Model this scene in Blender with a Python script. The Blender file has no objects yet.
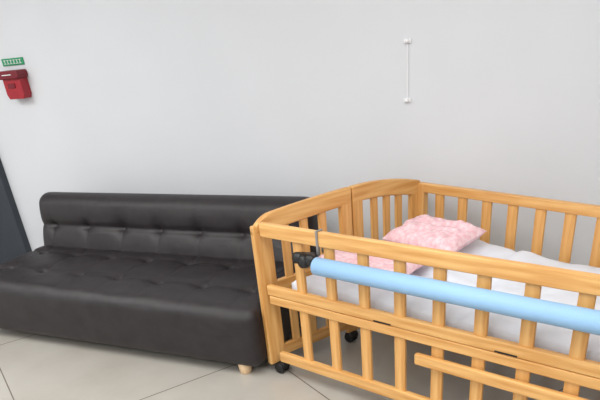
import bpy, math, random
from mathutils import Vector, Matrix, noise
random.seed(3)
S=bpy.context.scene
S.view_settings.view_transform='Standard'
S.view_settings.look='None'

# ---------------------------------------------------------------- materials
def lin(c):
    return tuple(((v/255)/12.92 if v/255<=0.04045 else ((v/255+0.055)/1.055)**2.4) for v in c)+(1,)
def newmat(name,rgb,rough=0.5,metal=0.0,var=0.0,scale=(5,5,5),bump=0.0,bscale=60,rgb2=None,detail=4,spec=None):
    m=bpy.data.materials.new(name); m.use_nodes=True
    nt=m.node_tree; b=nt.nodes['Principled BSDF']
    b.inputs['Roughness'].default_value=rough; b.inputs['Metallic'].default_value=metal
    if spec is not None: b.inputs['Specular IOR Level'].default_value=spec
    tc=nt.nodes.new('ShaderNodeTexCoord'); mp=nt.nodes.new('ShaderNodeMapping')
    mp.inputs['Scale'].default_value=scale
    nt.links.new(tc.outputs['Object'],mp.inputs['Vector'])
    n=nt.nodes.new('ShaderNodeTexNoise'); n.inputs['Scale'].default_value=1; n.inputs['Detail'].default_value=detail
    nt.links.new(mp.outputs[0],n.inputs['Vector'])
    r=nt.nodes.new('ShaderNodeValToRGB')
    c=lin(rgb)
    c2=lin(rgb2) if rgb2 else tuple(max(0,x*(1-var)) for x in c[:3])+(1,)
    r.color_ramp.elements[0].position=0.35; r.color_ramp.elements[1].position=0.65
    r.color_ramp.elements[0].color=c2; r.color_ramp.elements[1].color=c
    nt.links.new(n.outputs['Fac'],r.inputs['Fac']); nt.links.new(r.outputs[0],b.inputs['Base Color'])
    if bump>0:
        n2=nt.nodes.new('ShaderNodeTexNoise'); n2.inputs['Scale'].default_value=bscale; n2.inputs['Detail'].default_value=3
        nt.links.new(tc.outputs['Object'],n2.inputs['Vector'])
        bp=nt.nodes.new('ShaderNodeBump'); bp.inputs['Strength'].default_value=bump; bp.inputs['Distance'].default_value=0.005
        nt.links.new(n2.outputs['Fac'],bp.inputs['Height']); nt.links.new(bp.outputs[0],b.inputs['Normal'])
    return m
M_wall=newmat('wall_paint',(216,219,223),0.6,var=0.03,scale=(1.5,1.5,1.5),bump=0.05,bscale=8)
M_ceil=newmat('ceiling_paint',(235,235,235),0.8)
M_wood=newmat('pine_wood',(226,178,112),0.4,rgb2=(204,147,80),scale=(3,45,45),bump=0.05,bscale=120)
M_leather=newmat('black_leather',(42,37,39),0.46,rgb2=(33,29,31),scale=(20,20,20),bump=0.3,bscale=260,spec=.45)
M_legwood=newmat('light_wood',(222,190,150),0.45,var=0.15,scale=(20,20,3))
M_black=newmat('black_plastic',(18,18,20),0.4)
M_foam=newmat('blue_foam',(146,186,222),0.6,var=0.04,bump=0.15,bscale=200)
M_white=newmat('white_quilt',(226,230,238),0.85,var=0.05,scale=(8,8,8),bump=0.4,bscale=30)
M_red=newmat('red_plastic',(165,28,42),0.45,var=0.15,scale=(12,12,12))
M_dred=newmat('dark_red_plastic',(120,18,34),0.5,var=0.1)
M_green=newmat('green_sign',(40,150,100),0.5,var=0.1)
M_wtext=newmat('white_lettering',(225,230,228),0.5)
M_door=newmat('dark_door_paint',(50,56,64),0.45,var=0.08)
M_wp=newmat('white_plastic',(240,240,242),0.35)
M_metal=newmat('steel',(170,170,172),0.3,metal=0.9)

def pinkmat():
    m=bpy.data.materials.new('pink_print_fabric'); m.use_nodes=True
    nt=m.node_tree; b=nt.nodes['Principled BSDF']; b.inputs['Roughness'].default_value=0.9
    tc=nt.nodes.new('ShaderNodeTexCoord'); v=nt.nodes.new('ShaderNodeTexNoise'); v.inputs['Scale'].default_value=40; v.inputs['Detail'].default_value=2
    nt.links.new(tc.outputs['Object'],v.inputs['Vector'])
    r=nt.nodes.new('ShaderNodeValToRGB'); e=r.color_ramp.elements
    e[0].position=0.34; e[0].color=lin((228,180,187)); e[1].position=0.5; e[1].color=lin((235,195,201))
    k=r.color_ramp.elements.new(.68); k.color=lin((239,212,216))
    nt.links.new(v.outputs['Fac'],r.inputs['Fac']); nt.links.new(r.outputs[0],b.inputs['Base Color'])
    return m
M_pink=pinkmat()

def floormat():
    m=bpy.data.materials.new('floor_tile'); m.use_nodes=True
    nt=m.node_tree; b=nt.nodes['Principled BSDF']; L=nt.links.new
    tc=nt.nodes.new('ShaderNodeTexCoord')
    def dot(v,off):
        d=nt.nodes.new('ShaderNodeVectorMath'); d.operation='DOT_PRODUCT'; d.inputs[1].default_value=v
        L(tc.outputs['Object'],d.inputs[0])
        a=nt.nodes.new('ShaderNodeMath'); a.operation='ADD'; a.inputs[1].default_value=off; L(d.outputs['Value'],a.inputs[0])
        return a
    T=1.315
    u=dot((.843,-.537,0),4.105+T*10); v=dot((.537,.843,0),-.033+T*10)
    facs=[]
    for n in (u,v):
        p=nt.nodes.new('ShaderNodeMath'); p.operation='PINGPONG'; p.inputs[1].default_value=T/2
        L(n.outputs[0],p.inputs[0])
        lt=nt.nodes.new('ShaderNodeMath'); lt.operation='LESS_THAN'; lt.inputs[1].default_value=0.0035
        L(p.outputs[0],lt.inputs[0]); facs.append(lt)
    mx=nt.nodes.new('ShaderNodeMath'); mx.operation='MAXIMUM'; L(facs[0].outputs[0],mx.inputs[0]); L(facs[1].outputs[0],mx.inputs[1])
    n=nt.nodes.new('ShaderNodeTexNoise'); n.inputs['Scale'].default_value=2.2; n.inputs['Detail'].default_value=6
    L(tc.outputs['Object'],n.inputs['Vector'])
    r=nt.nodes.new('ShaderNodeValToRGB'); r.color_ramp.elements[0].position=.3; r.color_ramp.elements[1].position=.7
    r.color_ramp.elements[0].color=lin((166,161,152)); r.color_ramp.elements[1].color=lin((180,176,168))
    L(n.outputs['Fac'],r.inputs['Fac'])
    mix=nt.nodes.new('ShaderNodeMixRGB'); mix.inputs[2].default_value=lin((112,104,94)); L(mx.outputs[0],mix.inputs[0]); L(r.outputs[0],mix.inputs[1])
    L(mix.outputs[0],b.inputs['Base Color']); b.inputs['Roughness'].default_value=0.2
    return m
M_floor=floormat()

# ---------------------------------------------------------------- helpers
def empty(name,loc=(0,0,0)):
    e=bpy.data.objects.new(name,None); e.location=loc; e.empty_display_size=.1
    S.collection.objects.link(e); bpy.context.view_layer.update(); return e
def mesh(name,vs,fs,mat,parent=None,smooth=False,mw=None):
    me=bpy.data.meshes.new(name); me.from_pydata([tuple(v) for v in vs],[],fs); me.update()
    me.materials.append(mat)
    if smooth:
        for p in me.polygons: p.use_smooth=True
    o=bpy.data.objects.new(name,me); S.collection.objects.link(o)
    if mw is not None: o.matrix_world=mw
    if parent:
        o.parent=parent; o.matrix_parent_inverse=parent.matrix_world.inverted()
    return o
def bevel(o,w,seg=2):
    b=o.modifiers.new('bevel','BEVEL'); b.width=w; b.segments=seg; b.limit_method='ANGLE'; return o
def boxm(name,c,d,mat,parent=None,bev=0.0,mw=None):
    x,y,z=[k/2 for k in d]
    vs=[(sx*x,sy*y,sz*z) for sx in(-1,1) for sy in(-1,1) for sz in(-1,1)]
    fs=[(0,1,3,2),(4,6,7,5),(0,4,5,1),(2,3,7,6),(0,2,6,4),(1,5,7,3)]
    m=Matrix.Translation(Vector(c)) if mw is None else mw
    o=mesh(name,vs,fs,mat,parent,mw=m)
    if bev: bevel(o,bev)
    return o
def bar(name,p0,p1,w,h,mat,parent,side,bev=0.005):
    p0=Vector(p0);p1=Vector(p1); X=(p1-p0); L=X.length; X.normalize()
    Y=Vector(side); Y=(Y-X*Y.dot(X)).normalized(); Z=X.cross(Y)
    R=Matrix((X,Y,Z)).transposed().to_4x4()
    return boxm(name,None,(L,w,h),mat,parent,bev,mw=Matrix.Translation((p0+p1)/2)@R)
def lathe(name,prof,mat,parent,loc,axis='Z',seg=24):
    vs=[];fs=[]
    for r,z in prof:
        for i in range(seg):
            a=2*math.pi*i/seg; vs.append((r*math.cos(a),r*math.sin(a),z))
    n=len(prof)
    for j in range(n-1):
        for i in range(seg):
            k=(i+1)%seg; fs.append((j*seg+i,j*seg+k,(j+1)*seg+k,(j+1)*seg+i))
    fs.append(tuple(range(seg))[::-1]); fs.append(tuple((n-1)*seg+i for i in range(seg)))
    R=Matrix.Identity(4)
    if isinstance(axis,Vector): R=axis.to_track_quat('Z','Y').to_matrix().to_4x4()
    return mesh(name,vs,fs,mat,parent,True,mw=Matrix.Translation(Vector(loc))@R)
def roundbox(name,half,r,res,mat,parent,mw,disp=None):
    hx,hy,hz=half; vs=[];fs=[];idx={}
    def steps(h): return max(2,int(2*h/res))
    nx,ny,nz=steps(hx),steps(hy),steps(hz)
    def vid(i,j,k):
        key=(i,j,k)
        if key in idx: return idx[key]
        q=Vector((-hx+2*hx*i/nx,-hy+2*hy*j/ny,-hz+2*hz*k/nz))
        inn=Vector((max(-hx+r,min(hx-r,q.x)),max(-hy+r,min(hy-r,q.y)),max(-hz+r,min(hz-r,q.z))))
        d=q-inn
        d=d.normalized() if d.length>1e-6 else Vector((0,0,0))
        p=inn+d*r
        if disp: p=disp(p,d)
        idx[key]=len(vs); vs.append(p); return idx[key]
    for i in range(nx):
        for j in range(ny):
            fs.append((vid(i,j,nz),vid(i+1,j,nz),vid(i+1,j+1,nz),vid(i,j+1,nz)))
            fs.append((vid(i,j,0),vid(i,j+1,0),vid(i+1,j+1,0),vid(i+1,j,0)))
    for i in range(nx):
        for k in range(nz):
            fs.append((vid(i,0,k),vid(i+1,0,k),vid(i+1,0,k+1),vid(i,0,k+1)))
            fs.append((vid(i,ny,k),vid(i,ny,k+1),vid(i+1,ny,k+1),vid(i+1,ny,k)))
    for j in range(ny):
        for k in range(nz):
            fs.append((vid(0,j,k),vid(0,j,k+1),vid(0,j+1,k+1),vid(0,j+1,k)))
            fs.append((vid(nx,j,k),vid(nx,j+1,k),vid(nx,j+1,k+1),vid(nx,j,k+1)))
    return mesh(name,vs,fs,mat,parent,True,mw=mw)

# ---------------------------------------------------------------- room
WY=3.55; X0,X1,Y0=-6.0,3.5,-3.0; CH=2.8
boxm('floor',((X0+X1)/2,(Y0+WY)/2,-.05),(X1-X0+.2,WY-Y0+.2,.1),M_floor).matrix_world=Matrix.Translation((0,0,-.05))
bpy.data.objects['floor'].data.transform(Matrix.Translation(((X0+X1)/2,(Y0+WY)/2,0)))
boxm('ceiling',((X0+X1)/2,(Y0+WY)/2,CH+.05),(X1-X0+.2,WY-Y0+.2,.1),M_ceil)
boxm('wall_back',((X0+X1)/2,WY+.05,CH/2),(X1-X0,.1,CH),M_wall)
boxm('wall_left',(X0-.05,(Y0+WY)/2,CH/2),(.1,WY-Y0,CH),M_wall)
boxm('wall_right',(X1+.05,(Y0+WY)/2,CH/2),(.1,WY-Y0,CH),M_wall)
boxm('wall_front',((X0+X1)/2,Y0-.05,CH/2),(X1-X0,.1,CH),M_wall)
door=empty('door_1',(-4.85,WY,0))
boxm('door_leaf',(-4.85,WY-.02,1.05),(.84,.04,2.1),M_door,door,.004)
boxm('frame_right',(-4.405,WY-.03,1.075),(.05,.06,2.15),M_door,door,.004)
boxm('frame_left',(-5.295,WY-.03,1.075),(.05,.06,2.15),M_door,door,.004)
boxm('frame_top',(-4.85,WY-.03,2.125),(.84,.06,.05),M_door,door,.004)
lathe('handle',[(.012,0),(.012,.05),(.026,.055),(.03,.075),(.02,.09)],M_metal,door,(-4.52,WY-.04,1.0),Vector((0,-1,0)))

# ---------------------------------------------------------------- wall items
eb=empty('emergency_call_box',(-3.95,WY,1.42))
def prof_extr(name,pts,y0,y1,mat,parent,bev=.004):
    n=len(pts); vs=[(x,y0,z) for x,z in pts]+[(x,y1,z) for x,z in pts]
    fs=[tuple(range(n)),tuple(range(2*n-1,n-1,-1))]+[(i,n+i,n+(i+1)%n,(i+1)%n) for i in range(n)]
    o=mesh(name,vs,fs,mat,parent); bevel(o,bev); return o
bx=-3.915
prof_extr('body',[(bx-.085,1.45),(bx+.085,1.45),(bx+.085,1.35),(bx+.07,1.32),(bx-.07,1.32),(bx-.085,1.35)],WY-.075,WY,M_red,eb)
prof_extr('lid',[(bx-.11,1.50),(bx+.10,1.50),(bx+.105,1.465),(bx+.095,1.448),(bx-.1,1.448),(bx-.115,1.465)],WY-.10,WY,M_dred,eb,.008)
boxm('label',(bx-.01,WY-.078,1.405),(.07,.006,.03),M_dred,eb,.002)
boxm('slot',(bx,WY-.103,1.475),(.09,.006,.006),M_wtext,eb,.001)
sg=empty('green_wall_sign',(-3.95,WY,1.56))
boxm('plate',(-3.92,WY-.004,1.55),(.21,.008,.045),M_green,sg,.002)
for i in range(6):
    cx=-3.995+.03*i
    boxm('glyph_bar',(cx,WY-.009,1.561),(.02,.003,.005),M_wtext,sg)
    boxm('glyph_stem',(cx,WY-.009,1.55),(.005,.003,.026),M_wtext,sg)
    boxm('glyph_foot',(cx,WY-.009,1.539),(.02,.003,.005),M_wtext,sg)
hk=empty('wall_hook_cord',(-1.05,WY,1.3))
for z in (1.459,1.178):
    boxm('hook_base',(-1.05,WY-.004,z),(.04,.008,.022),M_wp,hk,.003)
    lathe('hook_knob',[(.006,0),(.006,.010),(.010,.012),(.010,.016)],M_wp,hk,(-1.05,WY-.006,z),Vector((0,-1,0)))
bar('cord',(-1.05,WY-.007,1.178),(-1.05,WY-.007,1.459),.005,.003,M_wp,hk,(1,0,0),0)

# ---------------------------------------------------------------- sofa
sx0,sx1=-3.66,-1.50; sL=sx1-sx0; scx=(sx0+sx1)/2
sofa=empty('sofa',(scx,2.85,0))
cols=[-.93+.31*i for i in range(7)]
def gauss(d,s): return math.exp(-(d/s)**2)
sy0,sy1=2.36,3.2; shy=(sy1-sy0)/2
rows=[-.15,.16]
def seat_disp(p,d):
    w=max(0,d.z)
    if w>0:
        z=0
        for ry in rows:
            z-=.010*gauss(p.y-ry,.015)
            for cxx in cols:
                r=math.hypot(p.x-cxx,p.y-ry)
                z-=.020*gauss(r,.06)+.018*gauss(r,.02)
        for cxx in cols: z-=.007*gauss(p.x-cxx,.013)*(1 if p.y>-.15 else .3)
        z+=.007*noise.noise(Vector((p.x*5,p.y*7,0)))
        z+=.018*(1-min(1,abs(p.y)/shy)**4)
        p=p+Vector((0,0,z*w))
    w2=max(0,-d.y)
    if w2>0:
        p=p+Vector((0,-w2*(.008*math.cos(p.z/.14*1.2)+.005*noise.noise(Vector((p.x*6,0,p.z*10)))),0))
    return p
roundbox('seat_cushion',(sL/2,shy,.17),.062,.014,M_leather,sofa,Matrix.Translation((scx,(sy0+sy1)/2,.22)),seat_disp)
def back_disp(p,d):
    w=max(0,-d.y)
    if w>0:
        y=0
        y+=.012*gauss(p.z-.04,.016)
        for cxx in cols:
            r=math.hypot(p.x-cxx,p.z-.04)
            y+=.017*gauss(r,.05)+.014*gauss(r,.018)
            y+=.005*gauss(p.x-cxx,.012)*(1 if p.z<.04 else .3)
        t=(p.z-.04)/.22 if p.z>.04 else (.04-p.z)/.25
        y-=.016*math.sin(max(0,min(1,t))*math.pi)
        y+=.004*noise.noise(Vector((p.x*5,3,p.z*9)))
        p=p+Vector((0,y*w,0))
    return p
mwb=Matrix.Translation((scx,3.175,.48))@Matrix.Rotation(math.radians(-14),4,'X')
roundbox('backrest',(sL/2,.098,.262),.08,.014,M_leather,sofa,mwb,back_disp)
for i,(lx,ly) in enumerate([(sx0+.16,2.6),(sx1-.13,2.42),(sx0+.16,3.1),(sx1-.14,3.1),(scx,2.7),(scx,3.1)]):
    lathe('leg_%d'%(i+1),[(.030,0),(.032,.004),(.042,.07)],M_legwood,sofa,(lx,ly,0))

# ---------------------------------------------------------------- crib
crib=empty('crib',(-.6,2.7,0))
A=Vector((-1.414,2.47)); B=Vector((-1.181,2.961)); C=Vector((-.949,3.42))
u=Vector((.9636,-.2672)); D=A+u*1.75; ub=Vector((.917,-.399)); E=C+ub*1.3
v=(C-A).normalized()
def P(b,z): return (b.x,b.y,z)
U3=(u.x,u.y,0); UB3=(ub.x,ub.y,0)
nF=Vector((u.y,-u.x))
if nF.y>0: nF=-nF
def F(s,off=0): return A+u*s+nF*off
def endboard(nm,p0,p1,ztop,round0,round1,pw=.07):
    d=(p1-p0); L=d.length; d=d.normalized(); n=26; H=.085; T=.035
    top=[];bot=[]
    for i in range(n+1):
        w=L*i/n; z=ztop(w/L)
        if round0 and w<.11: z-= .055*(1-w/.11)**2
        top.append((w,z)); bot.append((w,ztop(w/L)-H))
    pts=bot+top[::-1]; m=len(pts)
    vs=[(w,-T/2,z) for w,z in pts]+[(w,T/2,z) for w,z in pts]
    fs=[(i,i+1,2*n+1-i-1,2*n+1-i) for i in range(n)]
    fs+=[(m+i,m+2*n+1-i,m+2*n-i,m+i+1) for i in range(n)]
    fs+=[(i,m+i,m+(i+1)%m,(i+1)%m) for i in range(m)]
    R=Matrix(((d.x,-d.y,0,p0.x),(d.y,d.x,0,p0.y),(0,0,1,0),(0,0,0,1)))
    o=mesh(nm+'_top_board',vs,fs,M_wood,crib,mw=R); bevel(o,.008,3)
    def Q(w,z): q=p0+d*w; return (q.x,q.y,z)
    sd=(d.x,d.y,0)
    for k,w in enumerate((pw/2,L-.036)):
        bar(nm+'_post_%d'%(k+1),Q(w,.055),Q(w,ztop(w/L)-.04),pw if k==0 else .07,.0348,M_wood,crib,sd,.007)
    for z,h in((.465,.08),(.115,.06)):
        bar(nm+'_rail',Q(.07,z),Q(L-.07,z),.028,h,M_wood,crib,(-d.y,d.x,0))
    ns=3
    for k in range(ns):
        w=.07+(L-.14)*(k+1)/(ns+1)
        bar(nm+'_slat_%d'%(k+1),Q(w,.12),Q(w,ztop(w/L)-.05),.045,.018,M_wood,crib,sd,.004)
A2=A-u*.055-v*.045
endboard('end_a',A2,B-v*.003,lambda t:.838+.025*math.sin(t*math.pi/2),True,False,.10)
endboard('end_b',B+v*.003,C,lambda t:.863-.075*t*t,False,False)
vd=(E-D).normalized()
endboard('end_c',D+u*.03,D+(E-D)*.5,lambda t:.828+.035*math.sin(t*math.pi/2),True,False,.09)
endboard('end_d',D+(E-D)*.51,E,lambda t:.863-.075*t*t,False,False)
FL=1.75
bar('front_top_rail',P(F(-.02,.02),.788),P(F(FL,.02),.788),.03,.066,M_wood,crib,nF.to_3d())
bar('front_mid_rail',P(F(-.02,.02),.485),P(F(FL,.02),.485),.03,.05,M_wood,crib,nF.to_3d())
bar('front_base_rail',P(F(-.01,.012),.435),P(F(FL,.012),.435),.045,.045,M_wood,crib,nF.to_3d())
bar('front_bottom_rail',P(F(.01,.02),.115),P(F(FL,.02),.115),.03,.055,M_wood,crib,nF.to_3d())
bar('front_gate_rail',P(F(.84,.045),.345),P(F(FL,.045),.345),.025,.05,M_wood,crib,nF.to_3d())
s=.20;i=1
while s<FL-.06:
    bar('front_slat_%d'%i,P(F(s,.015),.49),P(F(s,.015),.77),.055,.016,M_wood,crib,U3,.004)
    bar('front_lower_slat_%d'%i,P(F(s,.015),.11),P(F(s,.015),.43),.055,.016,M_wood,crib,U3,.004)
    s+=.182;i+=1
for s in (.62,1.18,1.6):
    bar('track_slot',P(F(s,.0352),.466),P(F(s+.09,.0352),.466),.0015,.007,M_black,crib,nF.to_3d(),0)
BL=1.3
def K(s): return C+ub*s
bar('back_top_rail',P(K(0),.752),P(K(BL),.752),.03,.05,M_wood,crib,(-ub.y,ub.x,0))
bar('back_mid_rail',P(K(0),.45),P(K(BL),.45),.03,.06,M_wood,crib,(-ub.y,ub.x,0))
bar('back_bottom_rail',P(K(0),.115),P(K(BL),.115),.03,.055,M_wood,crib,(-ub.y,ub.x,0))
bar('back_corner_post',P(K(.03),.055),P(K(.03),.775),.045,.045,M_wood,crib,UB3)
s=.15;i=1
while s<BL-.05:
    bar('back_slat_%d'%i,P(K(s),.12),P(K(s),.74),.055,.016,M_wood,crib,UB3,.004)
    s+=.15;i+=1
for i,q in enumerate([A2+v*.06+u*.03,B-v*.04,C-v*.036,D+vd*.045,E-vd*.036]):
    for sg_ in(-1,1):
        lathe('caster_wheel_%d'%(i+1),[(.012,-.009),(.026,-.009),(.03,-.005),(.03,.005),(.026,.009),(.012,.009)],M_black,crib,(q.x+.02*sg_*nF.x,q.y+.02*sg_*nF.y-.012,.03),Vector((nF.x,nF.y,0)))
    lathe('caster_hood_%d'%(i+1),[(.038,.03),(.038,.045),(.03,.058),(.012,.064)],M_black,crib,(q.x,q.y,0))

# ---------------------------------------------------------------- mattress
def quadpatch(name,c,z0,z1,inset,mat,amp,parent=None,nx=90,ny=60,seed=0,freq=4,zf=None):
    cen=sum(c,Vector((0,0)))/4
    c=[p+(cen-p).normalized()*inset for p in c]
    vs=[];fs=[]
    def bil(a,b): return (c[0]*(1-a)+c[1]*a)*(1-b)+(c[3]*(1-a)+c[2]*a)*b
    for j in range(ny+1):
        for i in range(nx+1):
            a=i/nx;b=j/ny;p=bil(a,b)
            e=min(a,1-a,b*.7,(1-b)*.7); f=1-max(0,1-e/.05)**2
            nz=noise.fractal(Vector((p.x*freq,p.y*freq,seed)),1.0,2.0,3)
            z=z0+(z1-z0)*(.75+.25*f)+amp*nz*f
            if zf: z+=zf(a,b)
            vs.append((p.x,p.y,z))
    for j in range(ny):
        for i in range(nx):
            k=j*(nx+1)+i; fs.append((k,k+1,k+nx+2,k+nx+1))
    ring=[i for i in range(nx+1)]+[(nx+1)*j+nx for j in range(1,ny+1)]+[(nx+1)*ny+i for i in range(nx-1,-1,-1)]+[(nx+1)*j for j in range(ny-1,0,-1)]
    base=len(vs)
    for k in ring: vs.append((vs[k][0],vs[k][1],z0))
    R=len(ring)
    for k in range(R): fs.append((ring[k],base+k,base+(k+1)%R,ring[(k+1)%R]))
    fs.append(tuple(base+k for k in range(R))[::-1])
    return mesh(name,vs,fs,mat,parent,True)
def folds(a,b):
    r=-.022*gauss(b-.33-.05*math.sin(a*5),.03)-.016*gauss(a-.55-.04*math.sin(b*6),.02)
    r+=.012*gauss(b-.27-.05*math.sin(a*5),.05)
    return r
quadpatch('crib_mattress',[A,D,E,C],.43,.54,.09,M_white,.022,zf=folds)
def pillow(name,loc,dx,dy,h,rz,tilt,mat,seed):
    vs=[];fs=[];n=40
    for sgn in(1,-1):
        for j in range(n+1):
            for i in range(n+1):
                a=2*i/n-1;b=2*j/n-1
                k=(max(0,(1-a**4)*(1-b**4)))**.5
                pin=1-.06*(1-abs(a))*abs(b)**3; pin2=1-.06*(1-abs(b))*abs(a)**3
                z=sgn*h/2*k
                if sgn>0: z+=.02*noise.fractal(Vector((a*2.4,b*2.4,seed)),1,2,3)*k
                vs.append((a*dx/2*pin2,b*dy/2*pin,z))
    m=(n+1)**2
    for j in range(n):
        for i in range(n):
            k=j*(n+1)+i; fs.append((k,k+1,k+n+2,k+n+1)); fs.append((m+k,m+k+n+1,m+k+n+2,m+k+1))
    mw=Matrix.Translation(loc)@Matrix.Rotation(rz,4,'Z')@Matrix.Rotation(tilt,4,'X')
    return mesh(name,vs,fs,mat,None,True,mw=mw)
pillow('pillow',(-.755,3.0,.617),.44,.29,.10,math.radians(-24),math.radians(7),M_pink,1)
pillow('pillow.001',(-.96,2.66,.593),.52,.32,.07,math.radians(-14),0,M_pink,5)

# ---------------------------------------------------------------- foam tube
fo=empty('foam_tube_guard',(-.3,2.2,.68))
p0=F(.345,.072);p1=F(1.72,.072)
ax=Vector((u.x,u.y,0)); L=(p1-p0).length
ro,ri=.039,.022
prof=[(ri,0),(ro-.004,0),(ro,.004),(ro,L-.004),(ro-.004,L),(ri,L),(ri,0)]
vs=[];fs=[];seg=40
for r,z in prof:
    for i in range(seg):
        a=2*math.pi*i/seg; vs.append((r*math.cos(a),r*math.sin(a),z))
for j in range(6):
    for i in range(seg):
        k=(i+1)%seg; fs.append((j*seg+i,j*seg+k,(j+1)*seg+k,(j+1)*seg+i))
mesh('tube',vs,fs,M_foam,fo,True,mw=Matrix.Translation((p0.x,p0.y,.683))@ax.to_track_quat('Z','Y').to_matrix().to_4x4())

cl=empty('stroller_clamp',(-1.2,2.35,.7))
for s_,z,r in((.235,.70,.026),(.272,.688,.03),(.308,.70,.026)):
    q=F(s_,.06); lathe('knob',[(r*.5,-.02),(r,-.014),(r,.014),(r*.5,.02)],M_black,cl,(q.x,q.y,z),Vector((nF.x,nF.y,.3)))
q=F(.27,.04); boxm('bracket',(q.x,q.y,.707),(.07,.04,.026),M_black,cl,.006)
st=empty('rail_strap',(-1.1,2.4,.79))
for off in (.018,-.018):
    qq=F(.335,.02+off); bar('strap_side',P(qq,.72),P(qq,.826),.012,.003,M_metal,st,U3,0)
bar('strap_top',P(F(.335,.0),.8245),P(F(.335,.04),.8245),.012,.003,M_metal,st,U3,0)

# ---------------------------------------------------------------- lights
def area(name,loc,sx,sy,e,col=(1,1,1)):
    l=bpy.data.lights.new(name,'AREA'); l.shape='RECTANGLE'; l.size=sx; l.size_y=sy; l.energy=e; l.color=col
    o=bpy.data.objects.new(name,l); o.location=loc; S.collection.objects.link(o)
for i,(x,y) in enumerate([(-4.2,1.0),(-.9,1.0),(-3.8,-1.4),(-.9,-1.4),(2,0.4)]):
    area('ceiling_light_%d'%i,(x,y,CH-.03),1.8,1.6,(74,54,64,61,58)[i],(1,.99,.98))
w=bpy.data.worlds.new('world'); S.world=w; w.use_nodes=True
w.node_tree.nodes['Background'].inputs[0].default_value=(.8,.85,.9,1); w.node_tree.nodes['Background'].inputs[1].default_value=.4

# ---------------------------------------------------------------- camera
R_=Vector((.8788,.4772,0)); G_=Vector((-.4772,.8788,0)); Dn=Vector((0,0,-1))
ex=.9937*R_-.0595*G_+.0948*Dn
ez=0*R_+.847*G_+.5316*Dn
ez.normalize(); ex=(ex-ez*ex.dot(ez)).normalized(); ey=ez.cross(ex)
cam=bpy.data.cameras.new('camera'); cam.sensor_width=36; cam.lens=36; cam.shift_y=200/600
co=bpy.data.objects.new('camera',cam); S.collection.objects.link(co)
m=Matrix((ex,-ey,-ez)).transposed().to_4x4()
co.matrix_world=Matrix.Translation((0,0,1.6))@m
S.camera=co
